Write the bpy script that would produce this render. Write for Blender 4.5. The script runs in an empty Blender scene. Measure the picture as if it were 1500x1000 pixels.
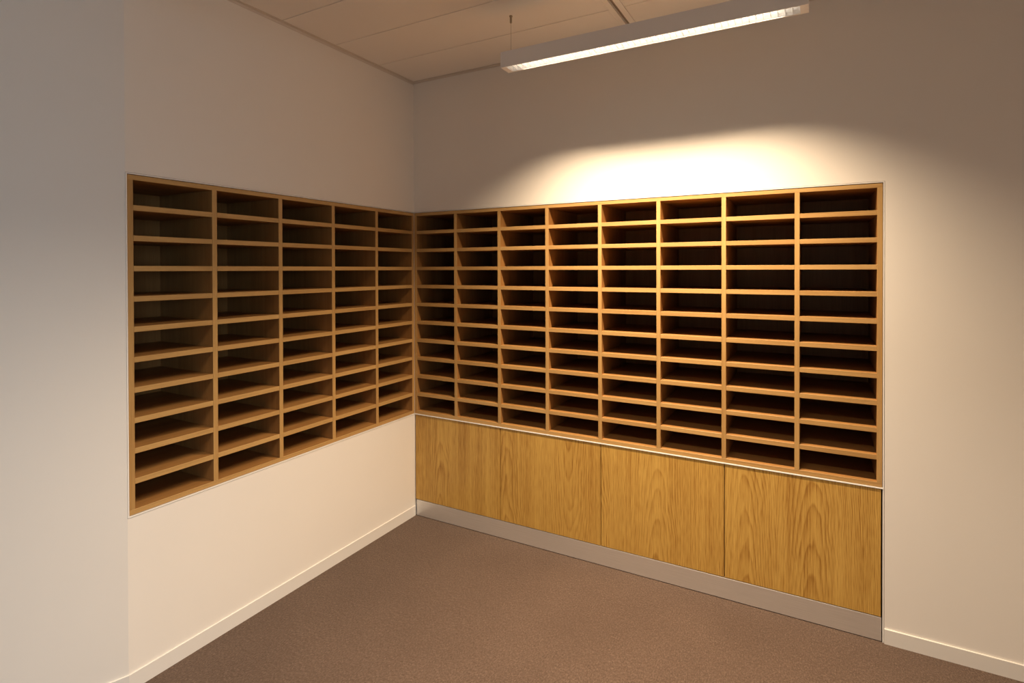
import bpy, bmesh, math, random
from mathutils import Matrix, Vector

random.seed(7)
S = bpy.context.scene
C = S.collection

# ------------------------------------------------------------------ helpers
def box(bm, x0, x1, y0, y1, z0, z1):
    v = [bm.verts.new((x, y, z)) for x in (x0, x1) for y in (y0, y1) for z in (z0, z1)]
    for f in ((0, 1, 3, 2), (4, 6, 7, 5), (0, 4, 5, 1), (2, 3, 7, 6), (0, 2, 6, 4), (1, 5, 7, 3)):
        bm.faces.new([v[i] for i in f])
    return v

def prism(bm, pts, z0, z1):
    lo = [bm.verts.new((x, y, z0)) for x, y in pts]
    hi = [bm.verts.new((x, y, z1)) for x, y in pts]
    n = len(pts)
    bm.faces.new(lo[::-1]); bm.faces.new(hi)
    for i in range(n):
        bm.faces.new((lo[i], lo[(i + 1) % n], hi[(i + 1) % n], hi[i]))

def lathe(bm, prof, seg=24, cx=0, cy=0):
    rings = []
    for r, z in prof:
        rings.append([bm.verts.new((cx + r * math.cos(2 * math.pi * k / seg), cy + r * math.sin(2 * math.pi * k / seg), z)) for k in range(seg)])
    for a, b in zip(rings, rings[1:]):
        for k in range(seg):
            bm.faces.new((a[k], a[(k + 1) % seg], b[(k + 1) % seg], b[k]))
    bm.faces.new(rings[0][::-1]); bm.faces.new(rings[-1])

def bevel(bm, w=0.001, seg=1):
    bmesh.ops.bevel(bm, geom=list(bm.edges), offset=w, segments=seg, affect='EDGES', profile=0.5)

def mesh(name, bm, m):
    bmesh.ops.recalc_face_normals(bm, faces=bm.faces)
    me = bpy.data.meshes.new(name); bm.to_mesh(me); bm.free()
    for mm in (m if isinstance(m, (list, tuple)) else [m]):
        me.materials.append(mm)
    return me

def obj(name, bm, m, parent=None, loc=(0, 0, 0)):
    o = bpy.data.objects.new(name, mesh(name, bm, m)); C.objects.link(o)
    o.location = loc
    if parent: o.parent = parent
    return o

def put(name, me, parent, loc):
    o = bpy.data.objects.new(name, me); C.objects.link(o)
    o.location = loc; o.parent = parent
    return o

def thing(name, label, cat, loc=(0, 0, 0), rz=0, group=None):
    o = bpy.data.objects.new(name, None); C.objects.link(o)
    o.empty_display_size = 0.1
    o.location = loc; o.rotation_euler = (0, 0, rz)
    o['label'] = label; o['category'] = cat
    if group: o['group'] = group
    return o

def struct(name, bm, m, parent=None, loc=(0, 0, 0)):
    o = obj(name, bm, m, parent, loc)
    if parent is None: o['kind'] = 'structure'
    return o

# ---------------------------------------------------------------- materials
def new_mat(name):
    m = bpy.data.materials.new(name); m.use_nodes = True
    nt = m.node_tree
    return m, nt, nt.nodes['Principled BSDF']

def N(nt, t, **kw):
    n = nt.nodes.new(t)
    for k, v in kw.items():
        if k.startswith('i_'):
            n.inputs[k[2:].replace('_', ' ')].default_value = v
        else:
            setattr(n, k, v)
    return n

def lip_faces(bm):
    bmesh.ops.recalc_face_normals(bm, faces=bm.faces)
    for f in bm.faces:
        if f.normal.y < -0.5: f.material_index = 1

def plain(name, col, rough=0.5, metal=0.0, spec=0.5):
    m, nt, b = new_mat(name)
    b.inputs['Base Color'].default_value = (*col, 1)
    b.inputs['Roughness'].default_value = rough
    b.inputs['Metallic'].default_value = metal
    b.inputs['Specular IOR Level'].default_value = spec
    return m

def paint(name, col, rough=0.65, var=0.015):
    m, nt, b = new_mat(name)
    tc = N(nt, 'ShaderNodeTexCoord')
    n1 = N(nt, 'ShaderNodeTexNoise', i_Scale=3.0, i_Detail=3.0)
    nt.links.new(tc.outputs['Object'], n1.inputs['Vector'])
    r = N(nt, 'ShaderNodeMapRange'); r.inputs[3].default_value = 1 - var; r.inputs[4].default_value = 1 + var
    nt.links.new(n1.outputs['Fac'], r.inputs[0])
    mx = N(nt, 'ShaderNodeVectorMath', operation='SCALE'); mx.inputs[0].default_value = col
    nt.links.new(r.outputs[0], mx.inputs['Scale'])
    nt.links.new(mx.outputs[0], b.inputs['Base Color'])
    b.inputs['Roughness'].default_value = rough
    b.inputs['Specular IOR Level'].default_value = 0.3
    n2 = N(nt, 'ShaderNodeTexNoise', i_Scale=260.0, i_Detail=2.0)
    nt.links.new(tc.outputs['Object'], n2.inputs['Vector'])
    bp = N(nt, 'ShaderNodeBump', i_Strength=0.04, i_Distance=0.001)
    nt.links.new(n2.outputs['Fac'], bp.inputs['Height']); nt.links.new(bp.outputs[0], b.inputs['Normal'])
    return m

OAK_D, OAK_M, OAK_L = (0.380, 0.190, 0.036), (0.540, 0.318, 0.074), (0.660, 0.418, 0.108)      # door veneer
BODY = ((0.250, 0.113, 0.033), (0.355, 0.178, 0.056), (0.450, 0.250, 0.086))                   # veneered boards, darkened further to deepen the shade inside the cells
LIP = ((0.390, 0.215, 0.072), (0.505, 0.308, 0.115), (0.620, 0.405, 0.162))                    # solid front edges

def ramp(nt, stops):
    r = N(nt, 'ShaderNodeValToRGB')
    e = r.color_ramp.elements
    while len(e) < len(stops): e.new(0.5)
    for k, (p, c) in enumerate(stops):
        e[k].position = p; e[k].color = (*c, 1)
    return r

def wood(name, axis, seed, tone):
    """solid / veneered oak, fine straight grain along the given local axis"""
    m, nt, b = new_mat(name); L = nt.links
    tc = N(nt, 'ShaderNodeTexCoord'); oi = N(nt, 'ShaderNodeObjectInfo')
    cmb = N(nt, 'ShaderNodeMath', operation='MULTIPLY'); cmb.inputs[1].default_value = 37.0
    L.new(oi.outputs['Random'], cmb.inputs[0])
    add = N(nt, 'ShaderNodeVectorMath', operation='ADD')
    L.new(tc.outputs['Object'], add.inputs[0]); L.new(cmb.outputs[0], add.inputs[1])
    def nz(sc_long, sc_cross, det=3.0, dist=0.0):
        mp = N(nt, 'ShaderNodeMapping')
        s = [sc_cross] * 3; s[axis] = sc_long
        mp.inputs['Scale'].default_value = s
        mp.inputs['Location'].default_value = (seed, seed * 2, seed * 3)
        L.new(add.outputs[0], mp.inputs['Vector'])
        n = N(nt, 'ShaderNodeTexNoise', i_Scale=1.0, i_Detail=det, i_Distortion=dist)
        L.new(mp.outputs[0], n.inputs['Vector'])
        return n
    a = nz(1.6, 42, 4.0, 0.6); f = nz(9, 420, 2.0); g = nz(0.6, 9, 2.0, 0.4)
    r1 = ramp(nt, [(0.30, tone[0]), (0.50, tone[1]), (0.72, tone[2])])
    s1 = N(nt, 'ShaderNodeMath', operation='MULTIPLY_ADD'); s1.inputs[1].default_value = 0.35
    s2 = N(nt, 'ShaderNodeMath', operation='MULTIPLY_ADD'); s2.inputs[1].default_value = 0.30
    s3 = N(nt, 'ShaderNodeMath', operation='MULTIPLY'); s3.inputs[1].default_value = 0.35
    L.new(g.outputs['Fac'], s3.inputs[0])
    L.new(f.outputs['Fac'], s2.inputs[0]); L.new(s3.outputs[0], s2.inputs[2])
    L.new(a.outputs['Fac'], s1.inputs[0]); L.new(s2.outputs[0], s1.inputs[2])
    L.new(s1.outputs[0], r1.inputs[0]); L.new(r1.outputs[0], b.inputs['Base Color'])
    b.inputs['Roughness'].default_value = 0.42
    b.inputs['Specular IOR Level'].default_value = 0.35
    bp = N(nt, 'ShaderNodeBump', i_Strength=0.12, i_Distance=0.0006)
    L.new(f.outputs['Fac'], bp.inputs['Height']); L.new(bp.outputs[0], b.inputs['Normal'])
    return m

def cathedral_veneer(name, seams, hearts, seed):
    """oak veneer door: plain-sawn leaves side by side.  Local x in 0..0.6, z in 0..0.51.
    hearts: list of (x centre, z apex, taper) ; seams: x positions where a new veneer leaf starts"""
    m, nt, b = new_mat(name); L = nt.links
    def M(op, a, bb=None, c=None):
        n = N(nt, 'ShaderNodeMath', operation=op)
        for i, v in enumerate((a, bb, c)):
            if v is None: continue
            if isinstance(v, (int, float)): n.inputs[i].default_value = v
            else: L.new(v, n.inputs[i])
        return n.outputs[0]
    tc = N(nt, 'ShaderNodeTexCoord'); sp = N(nt, 'ShaderNodeSeparateXYZ')
    L.new(tc.outputs['Object'], sp.inputs[0]); X, Z = sp.outputs['X'], sp.outputs['Z']
    def nz(sx, sz, det=2.0, dist=0.0, off=0.0):
        cb = N(nt, 'ShaderNodeCombineXYZ')
        L.new(M('MULTIPLY', X, sx), cb.inputs[0]); L.new(M('MULTIPLY', Z, sz), cb.inputs[1])
        cb.inputs[2].default_value = seed + off
        n = N(nt, 'ShaderNodeTexNoise', i_Scale=1.0, i_Detail=det, i_Distortion=dist)
        L.new(cb.outputs[0], n.inputs['Vector']); return n.outputs['Fac']
    w1 = M('SUBTRACT', nz(7, 2.6, 2.0, 0.0, 3.1), 0.5)         # slow waviness
    w2 = M('SUBTRACT', nz(30, 7.0, 3.0, 0.0, 7.7), 0.5)        # small wobble of rings
    field = None
    edges = [0.0] + list(seams)
    for k, (hx, d0, tp) in enumerate(hearts):
        # growth rings of a tapered log cut by the board's plane: r = sqrt(dx^2 + d(z)^2)
        dx = M('ADD', M('SUBTRACT', X, hx), M('MULTIPLY', w1, 0.040))
        d = M('MAXIMUM', M('ADD', M('ADD', M('MULTIPLY', Z, tp), d0), M('MULTIPLY', w1, 0.022)), 0.0)
        r = M('SQRT', M('ADD', M('MULTIPLY', dx, dx), M('MULTIPLY', d, d)))
        r = M('ADD', r, M('ADD', M('MULTIPLY', w2, 0.0045), 0.0137 * k))
        if field is None: field = r
        else:
            sel = M('GREATER_THAN', X, edges[k])
            field = M('ADD', M('MULTIPLY', r, sel), M('MULTIPLY', field, M('SUBTRACT', 1.0, sel)))
    ring = M('FRACT', M('MULTIPLY', field, 128.0))
    late = M('POWER', ring, 2.6)
    fall = M('MINIMUM', M('MULTIPLY', M('SUBTRACT', 1.0, ring), 7.0), 1.0)
    late = M('MULTIPLY', late, fall)
    amp = nz(7, 1.6, 2.0, 0.0, 12.3)
    late = M('MULTIPLY', late, M('MULTIPLY', M('POWER', amp, 1.6), 1.75))
    pore = nz(520, 14, 2.0, 0.0, 21.0)
    streak = nz(150, 1.1, 4.0, 0.0, 31.0)
    broad = nz(14, 0.8, 2.0, 0.0, 41.0)
    t = M('ADD', M('ADD', M('MULTIPLY', broad, 0.40), 0.06), M('MULTIPLY', streak, 0.52))
    t = M('ADD', t, M('MULTIPLY', M('SUBTRACT', pore, 0.5), 0.70))
    t = M('SUBTRACT', t, M('MULTIPLY', late, 0.40))
    r1 = ramp(nt, [(0.08, (0.22, 0.090, 0.015)), (0.30, OAK_D), (0.46, OAK_M), (0.66, OAK_L)])
    L.new(M('ADD', t, 0.0), r1.inputs[0]); L.new(r1.outputs[0], b.inputs['Base Color'])
    b.inputs['Roughness'].default_value = 0.40
    b.inputs['Specular IOR Level'].default_value = 0.35
    bp = N(nt, 'ShaderNodeBump', i_Strength=0.10, i_Distance=0.0006)
    L.new(pore, bp.inputs['Height']); L.new(bp.outputs[0], b.inputs['Normal'])
    return m

def carpet():
    m, nt, b = new_mat('brown_loop_carpet'); L = nt.links
    tc = N(nt, 'ShaderNodeTexCoord')
    mp = N(nt, 'ShaderNodeMapping'); mp.inputs['Rotation'].default_value = (0, 0, 0)
    mp.inputs['Scale'].default_value = (1.0, 0.55, 1.0)
    L.new(tc.outputs['Object'], mp.inputs['Vector'])
    v = N(nt, 'ShaderNodeTexVoronoi', i_Scale=330.0, i_Randomness=0.85); L.new(mp.outputs[0], v.inputs['Vector'])
    n = N(nt, 'ShaderNodeTexNoise', i_Scale=190.0, i_Detail=4.0, i_Roughness=0.75); L.new(mp.outputs[0], n.inputs['Vector'])
    n2 = N(nt, 'ShaderNodeTexNoise', i_Scale=2.5, i_Detail=2.0); L.new(tc.outputs['Object'], n2.inputs['Vector'])
    a = N(nt, 'ShaderNodeMath', operation='MULTIPLY_ADD'); a.inputs[1].default_value = 0.85
    b2 = N(nt, 'ShaderNodeMath', operation='MULTIPLY_ADD'); b2.inputs[1].default_value = 0.12
    c2 = N(nt, 'ShaderNodeMath', operation='MULTIPLY'); c2.inputs[1].default_value = 0.10
    sc = N(nt, 'ShaderNodeSeparateColor'); L.new(v.outputs['Color'], sc.inputs[0])
    L.new(sc.outputs[0], c2.inputs[0])
    L.new(n2.outputs['Fac'], b2.inputs[0]); L.new(c2.outputs[0], b2.inputs[2])
    L.new(n.outputs['Fac'], a.inputs[0]); L.new(b2.outputs[0], a.inputs[2])
    r = ramp(nt, [(0.28, CARPET[0]), (0.53, CARPET[1]), (0.78, CARPET[2])])
    L.new(a.outputs[0], r.inputs[0]); L.new(r.outputs[0], b.inputs['Base Color'])
    b.inputs['Roughness'].default_value = 0.95
    b.inputs['Specular IOR Level'].default_value = 0.1
    b.inputs['Sheen Weight'].default_value = 0.15
    bp = N(nt, 'ShaderNodeBump', i_Strength=0.6, i_Distance=0.003)
    L.new(v.outputs['Distance'], bp.inputs['Height']); L.new(bp.outputs[0], b.inputs['Normal'])
    return m
CARPET = [(0.050, 0.032, 0.023), (0.102, 0.068, 0.051), (0.195, 0.138, 0.108)]

def brushed():
    m, nt, b = new_mat('brushed_steel'); L = nt.links
    tc = N(nt, 'ShaderNodeTexCoord'); mp = N(nt, 'ShaderNodeMapping')
    mp.inputs['Scale'].default_value = (6, 6, 900)
    L.new(tc.outputs['Object'], mp.inputs['Vector'])
    n = N(nt, 'ShaderNodeTexNoise', i_Scale=1.0, i_Detail=3.0); L.new(mp.outputs[0], n.inputs['Vector'])
    r = ramp(nt, [(0.3, (0.74, 0.72, 0.70)), (0.7, (0.86, 0.84, 0.82))])
    L.new(n.outputs['Fac'], r.inputs[0]); L.new(r.outputs[0], b.inputs['Base Color'])
    b.inputs['Metallic'].default_value = 0.65
    b.inputs['Roughness'].default_value = 0.38
    b.inputs['Anisotropic'].default_value = 0.5
    return m

M_WALL = paint('white_wall_paint', (0.86, 0.835, 0.795))
M_BASE = paint('white_skirting_paint', (0.80, 0.785, 0.76), 0.5)
M_TRIM = plain('white_trim_metal', (0.92, 0.91, 0.89), 0.35)
M_PANEL = paint('ceiling_panel_paint', (0.90, 0.87, 0.83), 0.7)
M_CTRIM = paint('ceiling_trim_paint', (0.72, 0.66, 0.60), 0.6)
M_VOID = plain('dark_void', (0.02, 0.017, 0.015), 0.9)
M_TRACK = plain('grey_track', (0.34, 0.29, 0.24), 0.6)
M_CARPET = carpet()
M_WH = [wood('oak_board_lengthwise', 0, 1.3, BODY), wood('oak_edge_lengthwise', 0, 2.3, LIP)]
M_WV = [wood('oak_board_upright', 2, 5.1, BODY), wood('oak_edge_upright', 2, 6.1, LIP)]
M_STEEL = brushed()
M_LAMPBODY = plain('silver_lamp_paint', (0.86, 0.86, 0.87), 0.45)
M_REFL = plain('white_louvre', (0.86, 0.86, 0.86), 0.35, 0.0)
M_BRASS = plain('nickel_fitting', (0.42, 0.36, 0.28), 0.35, 0.9)
M_WIRE = plain('steel_wire', (0.30, 0.27, 0.24), 0.4, 0.8)

# ------------------------------------------------------------ measurements (metres)
P, T, SW, ST, TZ = 0.29860, 0.01933, 0.01836, 0.01970, 0.01804   # pitch, divider, side, shelf, top/bottom thickness
ZT, ZB = 1.8404, 0.6227
DEPTH = 0.3850
CEIL = 2.6315
W_R = 2 * SW + 8 * P - T
W_L = 2 * SW + 5 * P - T
TR, GAP = 0.0042, 0.0018
REC = 0.0015
XR = 3.35          # end of the right-hand wall (outside the frame)
BX, BY = 0.0, -(W_L + GAP + TR + 0.0008)     # the blunt corner of the left wall
ang = math.radians(22.0)
BL = 3.2
bend = (BX - BL * math.sin(ang), BY - BL * math.cos(ang))
YB = -5.6

# ------------------------------------------------------------ setting
bm = bmesh.new(); prism(bm, [(-3.0, YB - .1), (5.8, YB - .1), (5.8, .5), (-3.0, .5)], -0.05, 0.0)
struct('floor', bm, M_CARPET)

hole = TR + GAP + 0.0014       # opening is a hair larger than unit + gap + trim: thin dark joint
bm = bmesh.new()               # left wall with the recess for the pigeonholes
box(bm, -0.46, 0.0, BY, 0.0, ZT + hole, CEIL + 0.12)
box(bm, -0.46, 0.0, BY, 0.0, 0.0, ZB - hole)
box(bm, -0.46, -0.41, BY, 0.0, ZB - hole, ZT + hole)
struct('wall_left', bm, M_WALL)
bm = bmesh.new()               # it bends away at the blunt corner
nx, ny = -math.cos(ang), math.sin(ang)
prism(bm, [(BX, BY), (-0.46, BY), (bend[0] - 0.46, bend[1]), bend], 0.0, CEIL + 0.12)
struct('wall_far_left', bm, M_WALL)
bm = bmesh.new()               # right-hand wall with the recess for pigeonholes and cabinets
x1 = W_R + hole
box(bm, -0.46, XR, 0.0, 0.46, ZT + hole, CEIL + 0.12)
box(bm, x1, XR, 0.0, 0.46, 0.0, ZT + hole)
box(bm, -0.46, x1, 0.41, 0.46, 0.0, ZT + hole)
box(bm, -0.46, -0.0015, 0.0015, 0.41, 0.0, ZT + hole)
struct('wall_right', bm, M_WALL)
# the rest of the room, outside the frame
bm = bmesh.new(); box(bm, XR, XR + .12, -2.62, 0.46, 0, CEIL + .12); struct('wall_daylight_block', bm, M_WALL)  # unseen partition, placed to keep the daylight off the right wall's end
bm = bmesh.new(); box(bm, XR + .12, 5.6, -2.62, -2.50, 0, CEIL + .12); struct('wall_return', bm, M_WALL)
bm = bmesh.new(); box(bm, bend[0] - .46, 5.7, YB - .1, YB, 0, CEIL + .12); struct('wall_back', bm, M_WALL)
bm = bmesh.new()
box(bm, bend[0] - .1, bend[0], YB, bend[1], 0, CEIL + .12); struct('wall_side', bm, M_WALL)
bm = bmesh.new()               # window wall
WY0, WY1, WZ0, WZ1 = -5.0, -3.2, 0.9, 2.3
box(bm, 5.6, 5.7, YB, WY0, 0, CEIL + .12); box(bm, 5.6, 5.7, WY1, -2.5, 0, CEIL + .12)
box(bm, 5.6, 5.7, WY0, WY1, 0, WZ0); box(bm, 5.6, 5.7, WY0, WY1, WZ1, CEIL + .12)
struct('wall_window', bm, M_WALL)

# skirtings
BH, BT = 0.060, 0.0060
def skirting(name, poly):
    bm = bmesh.new(); prism(bm, poly, 0.0, BH)
    es = [e for e in bm.edges if all(abs(v.co.z - BH) < 1e-6 for v in e.verts)]
    bmesh.ops.bevel(bm, geom=es, offset=0.0012, segments=1, affect='EDGES', profile=0.5)
    struct(name, bm, M_BASE)
tb = BT * math.tan(ang / 2)
ca, sa = math.cos(ang), math.sin(ang)
skirting('baseboard_left', [(0.0, -0.001), (0.0, BY), (BT, BY - tb), (BT, -0.001)])
skirting('baseboard_far_left', [(BX, BY), bend, (bend[0] + BT * ca, bend[1] - BT * sa), (BT, BY - tb)])
skirting('baseboard_right', [(x1 + 0.0006, 0.0), (x1 + 0.0006, -BT), (XR, -BT), (XR, 0.0)])

# recess trims: thin white angle beads
PRO = 0.0012
bm = bmesh.new()
a, b_ = W_R + GAP, W_R + GAP + TR
box(bm, 0.0012, b_, -PRO, 0.010, ZT + GAP, ZT + GAP + TR)           # top
box(bm, a, b_, -PRO, 0.010, 0.0005, ZT + GAP)                       # right side, to the floor
box(bm, 0.0012, a, -PRO - 0.0015, 0.010, ZB - GAP - TR, ZB - GAP)     # ledge between shelves and cabinets
struct('trim_1', bm, M_TRIM)
bm = bmesh.new()
box(bm, -0.010, PRO, -W_L - GAP - TR, -0.0012, ZT + GAP, ZT + GAP + TR)
box(bm, -0.010, PRO, -W_L - GAP - TR, -W_L - GAP, ZB - GAP - TR, ZT + GAP)
box(bm, -0.010, PRO + 0.001, -W_L - GAP, -0.0045, ZB - GAP - TR, ZB - GAP)
struct('trim_2', bm, M_TRIM)

# ceiling: dark void, panels in rows, perimeter angle, slot track
bm = bmesh.new(); box(bm, -3.0, 5.8, YB - .1, .5, CEIL + 0.06, CEIL + 0.14)
ceil = struct('ceiling', bm, M_VOID)
FL = 0.0175
def panel(x0, x1, y0, y1):
    bm = bmesh.new(); box(bm, x0, x1, y0, y1, CEIL, CEIL + 0.02)
    es = [e for e in bm.edges if all(abs(v.co.z - CEIL) < 1e-6 for v in e.verts)]
    bmesh.ops.bevel(bm, geom=es, offset=0.0012, segments=1, affect='EDGES')
    obj('ceiling_panel', bm, M_PANEL, ceil)
rows = [-FL, -0.3040, -0.6040, -0.9030] + [-0.9030 - 0.3 * k for k in range(1, 17)]
SX0, SX1, GX0, GX1 = 1.3655, 1.4335, 1.3880, 1.4070
G = 0.0019
for k in range(len(rows) - 1):
    y1, y0 = rows[k] - (G if k else 0.0022), rows[k + 1] + G
    xl = FL if y1 > BY else bend[0]
    panel(xl + 0.0007, SX0 - 0.0010, y0, y1)
    panel(SX1 + 0.0010, 2.80 - 0.0006, y0, y1)
    panel(2.868 + 0.0006, 4.22, y0, y1)
    panel(4.2212, 5.6, y0, y1)
bm = bmesh.new()
box(bm, 0.0, FL, BY, -FL, CEIL - 0.0015, CEIL + 0.002)
box(bm, 0.0, 0.0018, BY, 0.0, CEIL - 0.0135, CEIL + 0.03)
box(bm, 0.0018, XR, -0.0018, 0.0, CEIL - 0.0090, CEIL + 0.03)
box(bm, 0.0, XR, -FL, 0.0, CEIL - 0.0015, CEIL + 0.002)
obj('perimeter_angle', bm, M_CTRIM, ceil)
for s0, g0, g1, s1 in ((SX0, GX0, GX1, SX1), (2.80, 2.8225, 2.8415, 2.868)):
    bm = bmesh.new()
    box(bm, s0, g0, YB, -FL, CEIL - 0.0004, CEIL + 0.016); box(bm, g1, s1, YB, -FL, CEIL - 0.0004, CEIL + 0.016)
    obj('slot_track', bm, M_PANEL, ceil)
    bm = bmesh.new(); box(bm, g0, g1, YB, -FL, CEIL + 0.014, CEIL + 0.02)
    obj('slot_channel', bm, M_TRACK, ceil)

# ------------------------------------------------------------ pigeonhole units
def pigeonholes(cols, label, loc, rz):
    """local x along the front, y into the wall, z up from the underside"""
    W = 2 * SW + cols * P - T
    H = ZT - ZB
    root = thing('pigeonhole_unit', label, 'shelving', loc, rz)
    def part(name, m, x0, x1, z0, z1, y0=REC, y1=DEPTH, bev=0.0007):
        bm = bmesh.new(); box(bm, -(x1 - x0) / 2, (x1 - x0) / 2, 0, y1 - y0, -(z1 - z0) / 2, (z1 - z0) / 2)
        bevel(bm, bev); lip_faces(bm)
        return obj(name, bm, m, root, ((x0 + x1) / 2, y0, (z0 + z1) / 2))
    part('top_panel', M_WH, 0, W, H - TZ, H)
    part('bottom_panel', M_WH, 0, W, 0, TZ)
    part('side_panel', M_WV, 0, SW, TZ, H - TZ)
    part('side_panel', M_WV, W - SW, W, TZ, H - TZ)
    bm = bmesh.new(); box(bm, 0, W, DEPTH, DEPTH + 0.012, 0, H)
    obj('back_panel', bm, M_WV, root)
    w = P - T
    bm = bmesh.new(); box(bm, -T / 2, T / 2, 0, DEPTH - REC, -(H / 2 - TZ), H / 2 - TZ); bevel(bm, 0.0007); lip_faces(bm)
    div = mesh('divider', bm, M_WV)
    for k in range(cols - 1):
        put('divider', div, root, (SW + w + k * P + T / 2, REC, H / 2))
    bm = bmesh.new(); box(bm, -w / 2, w / 2, 0, DEPTH - REC - 0.0005, -ST / 2, ST / 2); bevel(bm, 0.0007); lip_faces(bm)
    shelf = mesh('shelf', bm, M_WH)
    h = (H - 2 * TZ - 10 * ST) / 11
    for c in range(cols):
        for r in range(10):
            put('shelf', shelf, root, (SW + w / 2 + c * P, REC + 0.0005, TZ + h + ST / 2 + r * (h + ST)))
    return root

pigeonholes(8, 'wide oak pigeonhole unit of eight columns recessed in the right wall above the cabinets', (0, 0, ZB), 0)
pigeonholes(5, 'narrower oak pigeonhole unit of five columns recessed in the left wall above bare white wall', (0, -W_L, ZB), math.pi / 2)

# ------------------------------------------------------------ base cabinets
DX = [0.0045, 0.6108, 1.2070, 1.8030, 2.4042]
DZ0, DZ1 = 0.1010, ZB - GAP - TR - 0.0022
KZ = 0.0975
doors = [
    cathedral_veneer('oak_veneer_mild_heart', [0.30, 0.46], [(0.19, 0.075, 0.045), (0.75, 0.02, 0.02), (0.95, 0.02, 0.02)], 3.0),
    cathedral_veneer('oak_veneer_two_hearts', [0.17, 0.31, 0.54], [(0.05, 0.08, 0.05), (-0.30, 0.02, 0.02), (0.42, 0.115, -0.055), (0.95, 0.02, 0.02)], 17.0),
    cathedral_veneer('oak_veneer_one_heart', [0.17, 0.40], [(-0.05, 0.08, 0.05), (0.285, 0.085, 0.055), (0.95, 0.02, 0.03)], 29.0),
    cathedral_veneer('oak_veneer_bold_hearts', [0.215, 0.455], [(0.088, 0.085, 0.055), (0.350, 0.090, 0.060), (0.22, 0.06, 0.04)], 53.0),
]
labels = [
    'oak cabinet with plain upright grain, below the pigeonholes beside the white corner',
    'oak cabinet second from the white corner, with faint arched grain',
    'oak cabinet third from the white corner, with one arched grain figure',
    'oak cabinet at the right end beside the white trim, with two bold arched grain figures',
]
for k in range(4):
    x0, x1_ = DX[k], DX[k + 1]
    w = x1_ - x0
    root = thing('base_cabinet', labels[k], 'cabinet', (x0, 0.0, 0.0), 0, 'oak cabinets below the pigeonholes')
    g = 0.0019
    bm = bmesh.new()
    y0, y1 = 0.0225, DEPTH
    box(bm, 0.0004, 0.018, y0, y1, DZ0, DZ1); box(bm, w - 0.018, w - 0.0004, y0, y1, DZ0, DZ1)
    box(bm, 0.018, w - 0.018, y0, y1, DZ0, DZ0 + 0.018); box(bm, 0.018, w - 0.018, y0, y1, DZ1 - 0.018, DZ1)
    box(bm, 0.018, w - 0.018, y1 - 0.008, y1, DZ0 + 0.018, DZ1 - 0.018)
    obj('carcass', bm, M_WV, root)
    bm = bmesh.new(); box(bm, g, w - g, 0.0, 0.019, 0.0, DZ1 - DZ0 - 0.001); bevel(bm, 0.0006)
    obj('door', bm, doors[k], root, (0, 0.001, DZ0))
kb = thing('kickboard', 'brushed steel kickboard running along the carpet under the oak cabinets', 'kickboard', (0.0125, 0, 0))
bm = bmesh.new(); box(bm, 0.0, DX[4] - 0.0125, 0.0015, 0.0165, 0.003, KZ); bevel(bm, 0.0005)
obj('face_plate', bm, M_STEEL, kb)
for fx in (0.15, 0.75, 1.35, 1.95, 2.3):
    bm = bmesh.new(); box(bm, fx - 0.02, fx + 0.02, 0.017, 0.05, 0.0, 0.09)
    obj('fixing_bracket', bm, M_VOID, kb)

# ------------------------------------------------------------ pendant luminaire
LX0, LX1, LY, LZ0, LZ1 = 0.9240, 2.1480, -0.4580, 2.3940, 2.4625
HW = 0.0350
lamp = thing('pendant_light', 'long square section silver pendant light with bright louvre hanging below the ceiling', 'light', ((LX0 + LX1) / 2, LY, LZ0))
LN = (LX1 - LX0) / 2
HH = LZ1 - LZ0
ecw = 0.006
bm = bmesh.new()               # extruded housing, open below
tk = 0.0022
box(bm, -LN + ecw, LN - ecw, -HW, -HW + tk, 0, HH)
box(bm, -LN + ecw, LN - ecw, HW - tk, HW, 0, HH)
box(bm, -LN + ecw, LN - ecw, -HW + tk, HW - tk, HH - tk, HH)
obj('housing', bm, M_LAMPBODY, lamp)
for s in (-1, 1):
    bm = bmesh.new(); box(bm, -ecw / 2 + 0.0003, ecw / 2 - 0.0003, -HW, HW, 0, HH); bevel(bm, 0.0008)
    obj('end_cap', bm, M_LAMPBODY, lamp, (s * (LN - ecw / 2), 0, 0))
    bm = bmesh.new()           # blank plate at each end of the louvre
    box(bm, -0.0105, 0.0105, -HW + tk + .0004, HW - tk - .0004, 0.0, 0.004)
    obj('end_plate', bm, M_LAMPBODY, lamp, (s * (LN - ecw - 0.0108), 0, 0))
OL = LN - ecw - 0.0216         # half length of louvre opening
lip = 0.0045
bm = bmesh.new()               # bottom lips
box(bm, -OL, OL, HW - tk - lip, HW - tk - 0.0002, 0.0, 0.0025)
box(bm, -OL, OL, -HW + tk + 0.0002, -HW + tk + 0.0016, 0.0, 0.0025)
obj('lip', bm, M_LAMPBODY, lamp)
bm = bmesh.new()               # curved side reflectors
prof_far = [(HW - tk - lip, 0.001), (HW - tk - lip - 0.001, 0.012), (HW - tk - lip - 0.006, 0.026), (HW - tk - lip - 0.014, 0.038)]
for sgn, off in ((1, 0.0), (-1, lip - 0.0016)):
    pr = [(sgn * (y + off), z) for y, z in prof_far]
    for (ya, za), (yb, zb) in zip(pr, pr[1:]):
        v = [bm.verts.new(q) for q in ((-OL, ya, za), (OL, ya, za), (OL, yb, zb), (-OL, yb, zb))]
        bm.faces.new(v)
bmesh.ops.remove_doubles(bm, verts=bm.verts, dist=1e-5)
bmesh.ops.solidify(bm, geom=bm.faces, thickness=0.0006)
obj('reflector', bm, M_REFL, lamp)
NB = 49
pitch = 2 * OL / NB
hb = 0.016
ys = [-HW + tk + 0.0018 + (2 * HW - 2 * tk - lip - 0.002) * i / 6 for i in range(7)]
bm = bmesh.new()               # wedge-shaped cross blade with a concave underside
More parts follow.
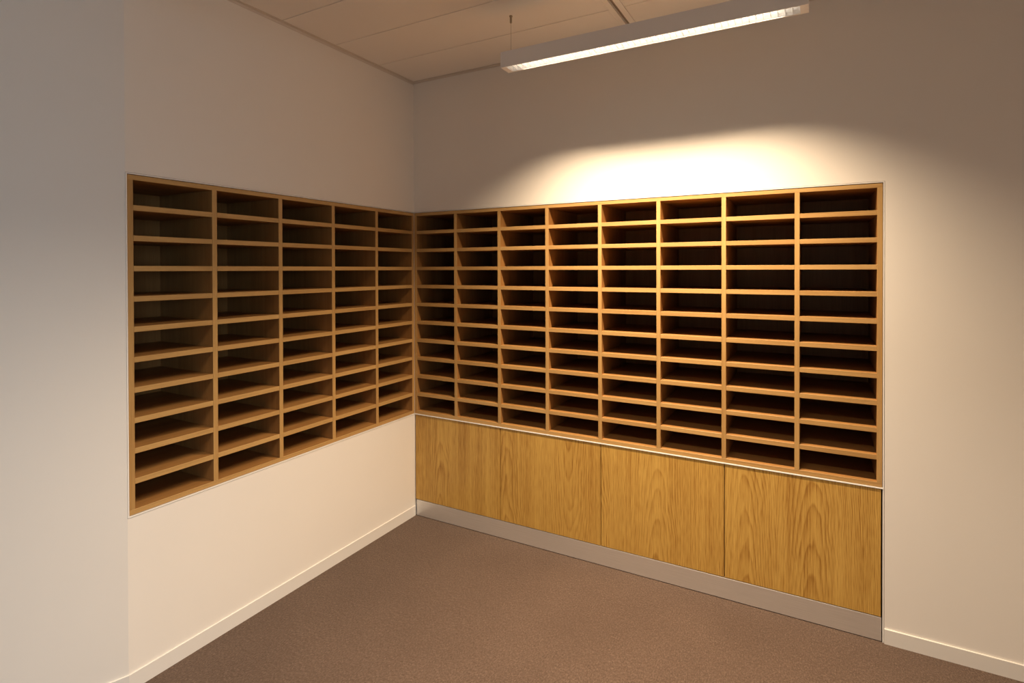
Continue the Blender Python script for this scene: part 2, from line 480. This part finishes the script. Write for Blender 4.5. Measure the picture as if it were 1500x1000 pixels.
for ya, yb in zip(ys, ys[1:]):
    q = []
    for y in (ya, yb):
        z = 0.0006 + 0.0022 * math.sin(math.pi * (y - ys[0]) / (ys[-1] - ys[0]))
        q += [(-0.0004, y, z), (0.0004, y, z), (0.0013, y, hb), (-0.0013, y, hb)]
    v = [bm.verts.new(c) for c in q]
    for f in ((0, 1, 5, 4), (1, 2, 6, 5), (2, 3, 7, 6), (3, 0, 4, 7)):
        bm.faces.new([v[i] for i in f])
bmesh.ops.remove_doubles(bm, verts=bm.verts, dist=1e-6)
blade = mesh('louvre_blade', bm, M_REFL)
for k in range(NB + 1):
    put('louvre_blade', blade, lamp, (-OL + k * pitch, 0, 0.0030))
# fluorescent tube
m, nt, b = new_mat('lit_tube')
b.inputs['Base Color'].default_value = (0.9, 0.9, 0.9, 1)
b.inputs['Emission Color'].default_value = (1.0, 0.86, 0.66, 1)
b.inputs['Emission Strength'].default_value = 6.6
bm = bmesh.new()
seg = 12
tl = OL - 0.055
ra, rb = [], []
for k in range(seg):
    a2 = 2 * math.pi * k / seg
    ra.append(bm.verts.new((-tl, 0.008 * math.cos(a2), 0.045 + 0.008 * math.sin(a2))))
    rb.append(bm.verts.new((tl, 0.008 * math.cos(a2), 0.045 + 0.008 * math.sin(a2))))
for k in range(seg): bm.faces.new((ra[k], ra[(k + 1) % seg], rb[(k + 1) % seg], rb[k]))
bm.faces.new(ra); bm.faces.new(rb)
obj('fluorescent_tube', bm, m, lamp)
# suspension
for s in (-1, 1):
    wx = s * (LN - 0.0350)
    bm = bmesh.new(); lathe(bm, [(0.0007, HH), (0.0007, CEIL - LZ0 - 0.030)], 8)
    cab = obj('suspension_cable', bm, M_WIRE, lamp, (wx, 0, 0))
    bm = bmesh.new(); lathe(bm, [(0.0024, HH - 0.0002), (0.0024, HH + 0.003), (0.0014, HH + 0.007)], 12)
    obj('cable_ferrule', bm, M_BRASS, cab)
    zt = CEIL - LZ0
    bm = bmesh.new(); lathe(bm, [(0.0035, zt - 0.0330), (0.0052, zt - 0.0315), (0.0052, zt - 0.0060), (0.0052, zt - 0.0058), (0.0074, zt - 0.0050), (0.0074, zt - 0.0002)], 20)
    obj('ceiling_gripper', bm, M_BRASS, lamp, (wx, 0, 0))

SKY = 33.0
L2X, L2Y, L2E = 1.536, -1.96, 21.0
# ------------------------------------------------------------ light
def area(name, loc, size, size_y, energy, col, rot, spread=180, parent=None):
    l = bpy.data.lights.new(name, 'AREA'); l.shape = 'RECTANGLE'
    l.size, l.size_y, l.energy, l.color = size, size_y, energy, col
    l.spread = math.radians(spread)
    o = bpy.data.objects.new(name, l); C.objects.link(o)
    o.location = loc; o.rotation_euler = rot
    if parent: o.parent = parent
    return o
LAMP = 35.0
glow = area('lamp_glow', (0, 0.0014, 0.0022), 2 * tl, 0.050, LAMP, (1.0, 0.74, 0.48), (0, 0, 0), 119, lamp)
# second pendant, unseen above the frame, added to light the lower left walls
lamp2 = lamp.copy(); C.objects.link(lamp2)
lamp2.location = (L2X, L2Y, LZ0)
lamp2['label'] = 'silver louvred pendant light added out of view above the frame to light the left walls'
for ch in list(lamp.children):
    c2 = ch.copy(); C.objects.link(c2); c2.parent = lamp2
    if c2.type == 'LIGHT':
        c2.data = ch.data.copy()
        if ch is glow: c2.data.energy = L2E; c2.data.color = (1.0, 0.84, 0.66)
    for g2 in ch.children:
        d2 = g2.copy(); C.objects.link(d2); d2.parent = c2
area('window_daylight', (5.58, (WY0 + WY1) / 2, (WZ0 + WZ1) / 2), WY1 - WY0, WZ1 - WZ0, SKY, (0.70, 0.86, 1.0), (math.radians(90 - 32), 0, math.pi / 2), 120)

w = bpy.data.worlds.new('dusk'); S.world = w; w.use_nodes = True
w.node_tree.nodes['Background'].inputs[0].default_value = (0.75, 0.88, 1.0, 1)
w.node_tree.nodes['Background'].inputs[1].default_value = 0.1

# ------------------------------------------------------------ camera (solved from the photograph's straight lines)
yaw, pit, rol, F, PX, PY = 0.47897, -0.00653, -0.00229, 773.8325, 792.0898, 398.8614
cam = bpy.data.cameras.new('camera'); co = bpy.data.objects.new('camera', cam); C.objects.link(co)
r = Vector((math.cos(yaw), math.sin(yaw), 0)); fw = Vector((-math.sin(yaw), math.cos(yaw), 0)); up = Vector((0, 0, 1))
fw2 = math.cos(pit) * fw + math.sin(pit) * up; u2 = -math.sin(pit) * fw + math.cos(pit) * up
r3 = math.cos(rol) * r + math.sin(rol) * u2; u3 = -math.sin(rol) * r + math.cos(rol) * u2
co.matrix_world = Matrix(((r3.x, u3.x, -fw2.x, 2.16685), (r3.y, u3.y, -fw2.y, -2.50048), (r3.z, u3.z, -fw2.z, 1.5), (0, 0, 0, 1)))
cam.sensor_width = 36.0; cam.sensor_fit = 'HORIZONTAL'; cam.lens = 36.0 * F / 1500
cam.shift_x = (750 - PX) / 1500; cam.shift_y = (PY - 500) / 1500
cam.clip_start = 0.02
S.camera = co

S.view_settings.view_transform = 'Standard'; S.view_settings.look = 'None'
S.view_settings.gamma = 1.0; S.view_settings.use_curve_mapping = False
S.view_settings.exposure = 0.36
S.cycles.use_denoising = True
S.cycles.max_bounces = 10; S.cycles.diffuse_bounces = 6
S.cycles.sample_clamp_indirect = 4.0
